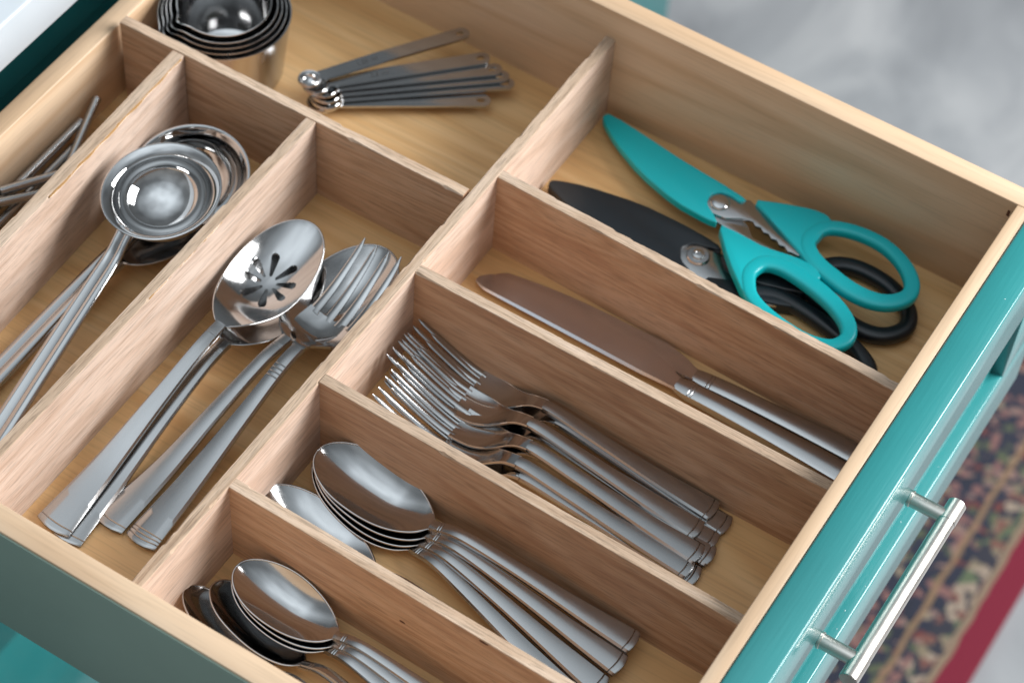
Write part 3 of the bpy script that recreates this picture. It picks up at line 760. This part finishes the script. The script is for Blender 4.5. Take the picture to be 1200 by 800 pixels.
la = thing('ladle', 'shiny ladle with its round bowl on top facing up', 'ladle', (-147, 219, 20), LG)
ladle_bowl(la, 33, 20, (0, 0, 26.5), (6, -3), 5.0)
path_handle(la, [(-2, -29, 26), (-1.6, -36, 22), (-0.9, -45, 17), (0.6, -62, 12.8), (4.9, -112, 1.6), (9.2, -162, -9.6), (12, -200, -15)], [(0, 12), (0.1, 9.5), (0.4, 10.5), (1, 15)])
lb = thing('ladle', 'shiny ladle with dark bowl tucked behind the topmost ladle', 'ladle', (-153.5, 251, 0), LG)
ladle_bowl(lb, 34, 22, (0, 0, 25.0), (11, 0), 3.0)
path_handle(lb, [(-5, -31, 20), (-6.2, -39, 17.8), (-7.0, -50, 17), (-8, -70, 16.5), (-10.4, -120, 12), (-13, -175, 7.4), (-16, -238, 3)], [(0, 12), (0.1, 9), (0.4, 10), (1, 14)])
lc = make_server('basting_spoon', 'long serving spoon with its head hidden under the ladles', 'spoon', 240, 70, 42, 10, 14)
lc['group'] = LG; pose(lc, (-172, 20), (-150, 255), 0.2, 0, 0)

# ---------------------------------------------------------------- drinking straws
SG = 'metal drinking straws'
def straw(pts, label, r=2.7):
    c = Vector(pts[0]); o = thing('drinking_straw', label, 'straw', c, SG)
    Q = [Vector(p) - c for p in pts]; P = [Q[0]]
    for k in range(1, len(Q) - 1):        # straight runs with short rounded bends
        a, b, d = Q[k - 1], Q[k], Q[k + 1]; e1 = b + (a - b).normalized() * 8; e2 = b + (d - b).normalized() * 8
        P += [e1.lerp(b, q).lerp(b.lerp(e2, q), q) for q in [i / 8 for i in range(9)]]
    P.append(Q[-1])
    sweep('tube', P, r, r, M_SATIN, o, False, 18, None, False)
    sweep('bore', P, r * 0.85, r * 0.85, M_BRUSH, o, False, 18, None, False)
straw([(-236.2, 258, 14), (-235, 160, 14), (-233, 60, 14)], 'metal straw lying along the drawer back with its end free')
straw([(-230.5, 247, 9), (-229, 150, 9), (-227, 40, 9)], 'metal straw second from the drawer back')
straw([(-236.0, 273, 20), (-229.5, 250, 14), (-217, 205, 4)], 'short metal straw leaning away with its end up')
straw([(-203.5, 254, 9), (-235.5, 186, 22)], 'metal straw crossing over the others towards the divider')
straw([(-202, 240, 4), (-233, 178, 21)], 'lower metal straw crossing towards the divider nearer the drawer side')
straw([(-220, 205, 3.2), (-216, 120, 3.2), (-212, 40, 3.2)], 'metal straw lying on the bottom beside the divider')

# ---------------------------------------------------------------- measuring cups
CG = 'nested measuring cups'
CC = (-201.0, 350.0)
names = ['outermost and largest measuring cup of the nest', 'second largest measuring cup of the nest', 'third largest measuring cup of the nest',
         'fourth largest measuring cup of the nest', 'innermost shiny measuring cup of the nest']
SA = math.radians(246)      # where the pouring lips point
for i in range(5):
    R = 38.3 - 2.5 * i - (1.2 if i == 4 else 0); z0 = 1.8 * i; Ht = 46 + 1.9 * i - z0; rb = R * 0.86
    c = thing('measuring_cup', names[i], 'measuring cup', (CC[0], CC[1], z0 + 0.1), CG)
    def lip(a, r, z, R=R, Ht=Ht):
        d = (a - SA + math.pi) % (2 * math.pi) - math.pi
        return (3.2 * math.exp(-(d / 0.16) ** 2) * max(0, (z - Ht + 9) / 9) ** 1.5) if r > R * 0.7 else 0
    prof = [(0.02, 0), (rb - 3, 0), (rb - 0.8, 0.8), (rb, 2.6)]
    for k in range(1, 9): prof.append((rb + (R - rb) * k / 8, 2.6 + (Ht - 2.6) * k / 8))
    prof += [(R + 0.35, Ht + 0.3), (R + 0.2, Ht + 0.7), (R - 0.5, Ht + 0.6)]
    for k in range(8, 0, -1): prof.append((rb - 1.0 + (R - rb) * k / 8, 2.6 + (Ht - 2.6) * k / 8 - 0.3))
    prof += [(rb - 1.2, 3.0), (rb - 4, 1.2), (0.02, 1.1)]
    body = lathe('cup_body', prof, M_BRUSH if i < 4 else M_STEEL, c, 96, (0, 0, 0), lip, 40)
    # flat strap handle pointing away, along the far side of the drawer
    ha = math.radians(118); dx, dy = math.cos(ha), math.sin(ha); ln = 74 - 2 * i
    hp = [(dx * (R - 0.2), dy * (R - 0.2), Ht - 2), (dx * (R + 6), dy * (R + 6), Ht - 1.2), (dx * (R + ln * .5), dy * (R + ln * .5), Ht - 2.0), (dx * (R + ln), dy * (R + ln), Ht - 3.0)]
    hp = catmull(hp, 18, False)
    sweep('handle', hp, lambda q: 6.5 + 1.5 * q, 0.8, M_SATIN, c, False, 12)

# ---------------------------------------------------------------- measuring spoons
PG = 'measuring spoons'
def meas_spoon(label, end, tip, z, R, pitch=0, roll=0, text=None, Lh=100):
    t = thing('measuring_spoon', label, 'measuring spoon', group=PG)
    # handle plate with a hanging hole, local u from the handle end (0)
    w = 4.6; n = 20; outer = []
    for i in range(13): a = math.pi / 2 + math.pi * i / 12; outer.append((w + w * math.cos(a), w * math.sin(a)))
    outer += [(Lh * .6, -w * 0.95), (Lh, -w * 0.8), (Lh, w * 0.8), (Lh * .6, w * 0.95)]
    bm = bmesh.new(); hole = [(w + 1.2 + 2.6 * math.cos(2 * math.pi * i / 14), 1.7 * math.sin(2 * math.pi * i / 14)) for i in range(14)]
    vo = [bm.verts.new((x, y, 0)) for x, y in outer]; vh = [bm.verts.new((x, y, 0)) for x, y in hole]
    es = [bm.edges.new((vo[i], vo[(i + 1) % len(vo)])) for i in range(len(vo))] + [bm.edges.new((vh[i], vh[(i + 1) % 14])) for i in range(14)]
    bmesh.ops.triangle_fill(bm, use_beauty=True, edges=es)
    r = bmesh.ops.extrude_face_region(bm, geom=bm.faces[:])
    for v in r['geom']:
        if isinstance(v, bmesh.types.BMVert): v.co.z = 1.5
    for v in bm.verts: v.co.z += 6.0 + 0.6 * math.sin(math.pi * min(1, v.co.x / Lh))
    from_bm('handle', bm, M_STEEL, t, True, 30)
    prof = []; D = R * 0.75
    for i in range(11): a = math.pi / 2 * i / 10; prof.append((max(0.02, R * math.sin(a)), -D * math.cos(a)))
    prof += [(R + 0.4, 0.3), (R + 0.2, 0.9), (R - 0.7, 0.7)]
    for i in range(10, -1, -1): a = math.pi / 2 * i / 10; prof.append((max(0.02, (R - 1) * math.sin(a)), -D * math.cos(a) + 1.0))
    lathe('bowl', prof, M_CHROME, t, 40, (Lh + R - 1.0, 0, 6.8))
    if text:
        cu = bpy.data.curves.new('engraving', 'FONT'); cu.body = text; cu.size = 4.6 * MM; cu.extrude = 0.03 * MM; cu.align_x = 'CENTER'; cu.align_y = 'CENTER'
        tmp = bpy.data.objects.new('tmp', cu); COL.objects.link(tmp)
        me = bpy.data.meshes.new_from_object(tmp.evaluated_get(bpy.context.evaluated_depsgraph_get())); bpy.data.objects.remove(tmp)
        for v in me.vertices: v.co = Vector((-v.co.x + Lh * 0.68 * MM, -v.co.y, v.co.z + (7.5 + 0.52 + 0.05) * MM))
        me.materials.append(M_DARK); eo = bpy.data.objects.new('engraving', me); COL.objects.link(eo); eo.parent = t
    pose(t, end, tip, z, pitch, roll); return t
meas_spoon('small measuring spoon on top of the fan, handle pointing farthest back', (-91.0, 441.0), (-147.0, 354.0), 12.0, 6.5, 0, 0, '1.25 ml', 96)
meas_spoon('measuring spoon second in the fan, just below the top one', (-71.0, 433.0), (-143.0, 355.0), 9.0, 7.5, 0, 0, '2.5 ml', 98)
meas_spoon('measuring spoon third in the fan with its hole near the next handle', (-61.0, 431.0), (-139.0, 358.0), 7.0, 8.5, 0, 0, None, 98)
meas_spoon('measuring spoon fourth in the fan, lying close under the third', (-55.5, 430.5), (-137.0, 357.0), 4.8, 9.0, 0, 0, None, 100)
meas_spoon('measuring spoon fifth in the fan, reaching farthest towards the main divider', (-51.0, 429.0), (-135.0, 356.0), 2.6, 9.5, 0, 0, None, 102)
meas_spoon('lowest measuring spoon of the fan, handle lying apart on the bottom', (-56.0, 411.0), (-138.0, 352.0), 0.3, 8.0, 0, 0, None, 92)

# ---------------------------------------------------------------- turquoise shears
zt = lambda x: 6.0 + x * 0.066
sh = thing('kitchen_shears', 'turquoise handled kitchen shears with blade sheath, on top of the black pair', 'scissors', (100, 400, 0), 'kitchen shears')
OX, OY = 100, 400
def loc2(P): return [(x - OX, y - OY) for x, y in P]
ztl = lambda x: zt(x + OX)
def loop3(P, z, n=72): return [(p.x, p.y, z) for p in catmull([(x, y) for x, y in loc2(P)], n, True)]
sheath = [(6.6, 434.4), (4.8, 437.6), (6.6, 440.6), (10.5, 440.4), (35.7, 435.6), (61.5, 430.2), (88.8, 426.2), (108.0, 423.4), (105.6, 419.2), (98.6, 421.0), (92.2, 420.4), (88.4, 415.4), (89.8, 408.6), (96.2, 404.2), (102.6, 398.6), (96, 397.8), (73.7, 400.2), (46.1, 409.6), (21.4, 423.0)]
prism('blade_sheath', loc2(sheath), -1.8, 3.0, M_TPLAS, sh, 1.3, 1, ztl, seg=4)
prism('blade', loc2([(60, 408), (100, 402), (116, 398.5), (134, 397.5), (149.6, 399.5), (123.4, 401.5), (117, 408.0), (108, 413), (96, 414), (60, 424)]), -2.2, -0.4, M_BRUSH, sh, 0.2, 0, ztl)
up = [(60, 410), (96.5, 404.5), (104, 405), (112, 410.0)]
ser = []
for i in range(12):           # serrated nutcracker edge
    f = i / 11; x, y = 115 + f * 33, 411.0 - f * 10.0; ser.append((x, y + (0.9 if i % 2 else -0.5)))
prism('blade', loc2(up + ser + [(152, 401.5), (152, 404), (130.4, 415), (109.5, 424.2), (100, 421), (60, 426)]), -0.2, 1.8, M_BRUSH, sh, 0.2, 0, ztl)
lathe('pivot_screw', [(0.02, 0), (5.6, 0), (5.9, 0.5), (5.6, 1.2), (4.4, 1.9), (2.0, 2.2), (0.02, 2.25)], M_STEEL, sh, 36, (95.6 - OX, 413.4 - OY, zt(95.6) + 1.8))
upneck = [(109.5, 424.6), (126.3, 431.4), (143.0, 436.4), (152, 436.6), (157, 433), (156.4, 425), (155.1, 412.6), (161, 405.2), (170, 401), (168.6, 394.8), (163.5, 394.8), (150.6, 403.4), (129.9, 414.4)]
prism('handle', loc2(upneck), -2.4, 3.6, M_TPLAS, sh, 1.6, 1, ztl, seg=3)
uploop = [(150.6, 418.5), (155.9, 429.2), (170.0, 434.4), (187.3, 434.2), (202.3, 428.0), (213.1, 418.2), (216.4, 408.0), (211.2, 399.2), (201.5, 394.6), (187.6, 394.6), (173.6, 398.2), (162.5, 402.4), (153.4, 409.4)]
sweep('finger_loop', loop3(uploop, 0.6), lambda q: 4.7 + 0.7 * math.cos((q - 0.72) * 6.28), 3.6, M_TPLAS, sh, True, 24, ztl, True, 50, 0.62)
loneck = [(102.2, 398.6), (115.8, 397.2), (133.8, 396.4), (151.5, 399.2), (162.6, 398.4), (170.7, 393.2), (168, 388), (158, 391.5), (144.7, 393.7), (133.5, 387.6), (132.5, 376), (139.3, 366.5), (149.5, 359.2), (140.7, 358.4), (120.1, 377.5)]
prism('handle', loc2(loneck), -2.4, 3.6, M_TPLAS, sh, 1.6, 1, ztl, seg=3)
loloop = [(139.5, 366.0), (134.6, 376.0), (137.1, 386.0), (146.1, 390.0), (159.0, 388.9), (174.9, 384.6), (188.0, 378.8), (197.8, 371.2), (201.6, 362.5), (197.1, 353.8), (185.2, 350.3), (170.5, 351.6), (156.1, 355.4), (145.5, 360.2)]
sweep('finger_loop', loop3(loloop, 0.6), lambda q: 4.5 + 0.7 * math.cos((q - 0.3) * 6.28), 3.6, M_TPLAS, sh, True, 24, ztl, True, 50, 0.62)

# ---------------------------------------------------------------- black shears underneath
bs = thing('kitchen_shears', 'black handled kitchen shears with black blade sheath under the turquoise pair', 'scissors', (100, 380, 0), 'kitchen shears')
OX, OY = 100, 380
zb0 = lambda x: 1.2
bsheath = [(6.2, 373.8), (5.0, 378.0), (9, 380.8), (24, 386.2), (56.5, 392.6), (84.4, 393.2), (107, 391.7), (112.0, 388.6), (104, 386), (96, 384), (92, 377), (96, 369.5), (104, 366), (112, 360), (84, 357), (50, 361), (22, 367.5)]
prism('blade_sheath', loc2(bsheath), 0, 7.0, M_BPLAS, bs, 2.0, 1, zb0, seg=4)
prism('blade', loc2([(80, 362), (104, 366), (130, 360), (168, 377), (166, 381), (140, 372), (128, 379), (112, 385), (80, 388)]), 4.2, 6.0, M_BRUSH, bs, 0.2, 0, zb0)
prism('blade', loc2([(80, 366), (120, 372), (150, 380), (168, 384), (160, 388), (120, 388), (80, 390)]), 2.0, 3.8, M_BRUSH, bs, 0.2, 0, zb0)
sc_ = lathe('pivot_screw', [(0.02, 0), (6.4, 0), (6.6, 0.6), (6.0, 1.4), (3.6, 1.5), (3.4, 2.6), (1.6, 3.0), (1.5, 2.3), (0.02, 2.3)], M_STEEL, bs, 36, (102.5 - OX, 377.5 - OY, 7.2))
bn1 = [(112, 386), (130, 389), (150, 395), (168, 401), (174, 396), (166, 388), (150, 381), (128, 376), (118, 379)]
prism('handle', loc2(bn1), 0.3, 7.6, M_BPLAS, bs, 1.6, 1, zb0, seg=3)
bloop = [(160, 398), (163, 409), (171, 418.5), (184, 422.5), (201.8, 420.5), (217.0, 411.5), (222.0, 399.0), (214.2, 387.5), (199.7, 384.0), (181.7, 387.6), (168.5, 391.5)]
sweep('finger_loop', loop3(bloop, 4.4), 4.9, 4.2, M_BPLAS, bs, True, 24, zb0, True, 50, 0.75)
bn2 = [(112, 366), (125, 372), (145, 378), (162, 382), (172, 379), (160, 373), (143, 367), (132, 356), (122, 356)]
prism('handle', loc2(bn2), 0.3, 7.6, M_BPLAS, bs, 1.6, 1, zb0, seg=3)
bloop2 = [(137, 362), (140, 372), (152, 378.6), (168, 378.6), (186, 375.6), (204, 370.5), (217.5, 362.5), (219, 352), (210, 345), (194, 342), (172, 343.0), (152, 347), (141, 353)]
sweep('finger_loop', loop3(bloop2, 4.4), 4.9, 4.2, M_BPLAS, bs, True, 24, zb0, True, 50, 0.75)
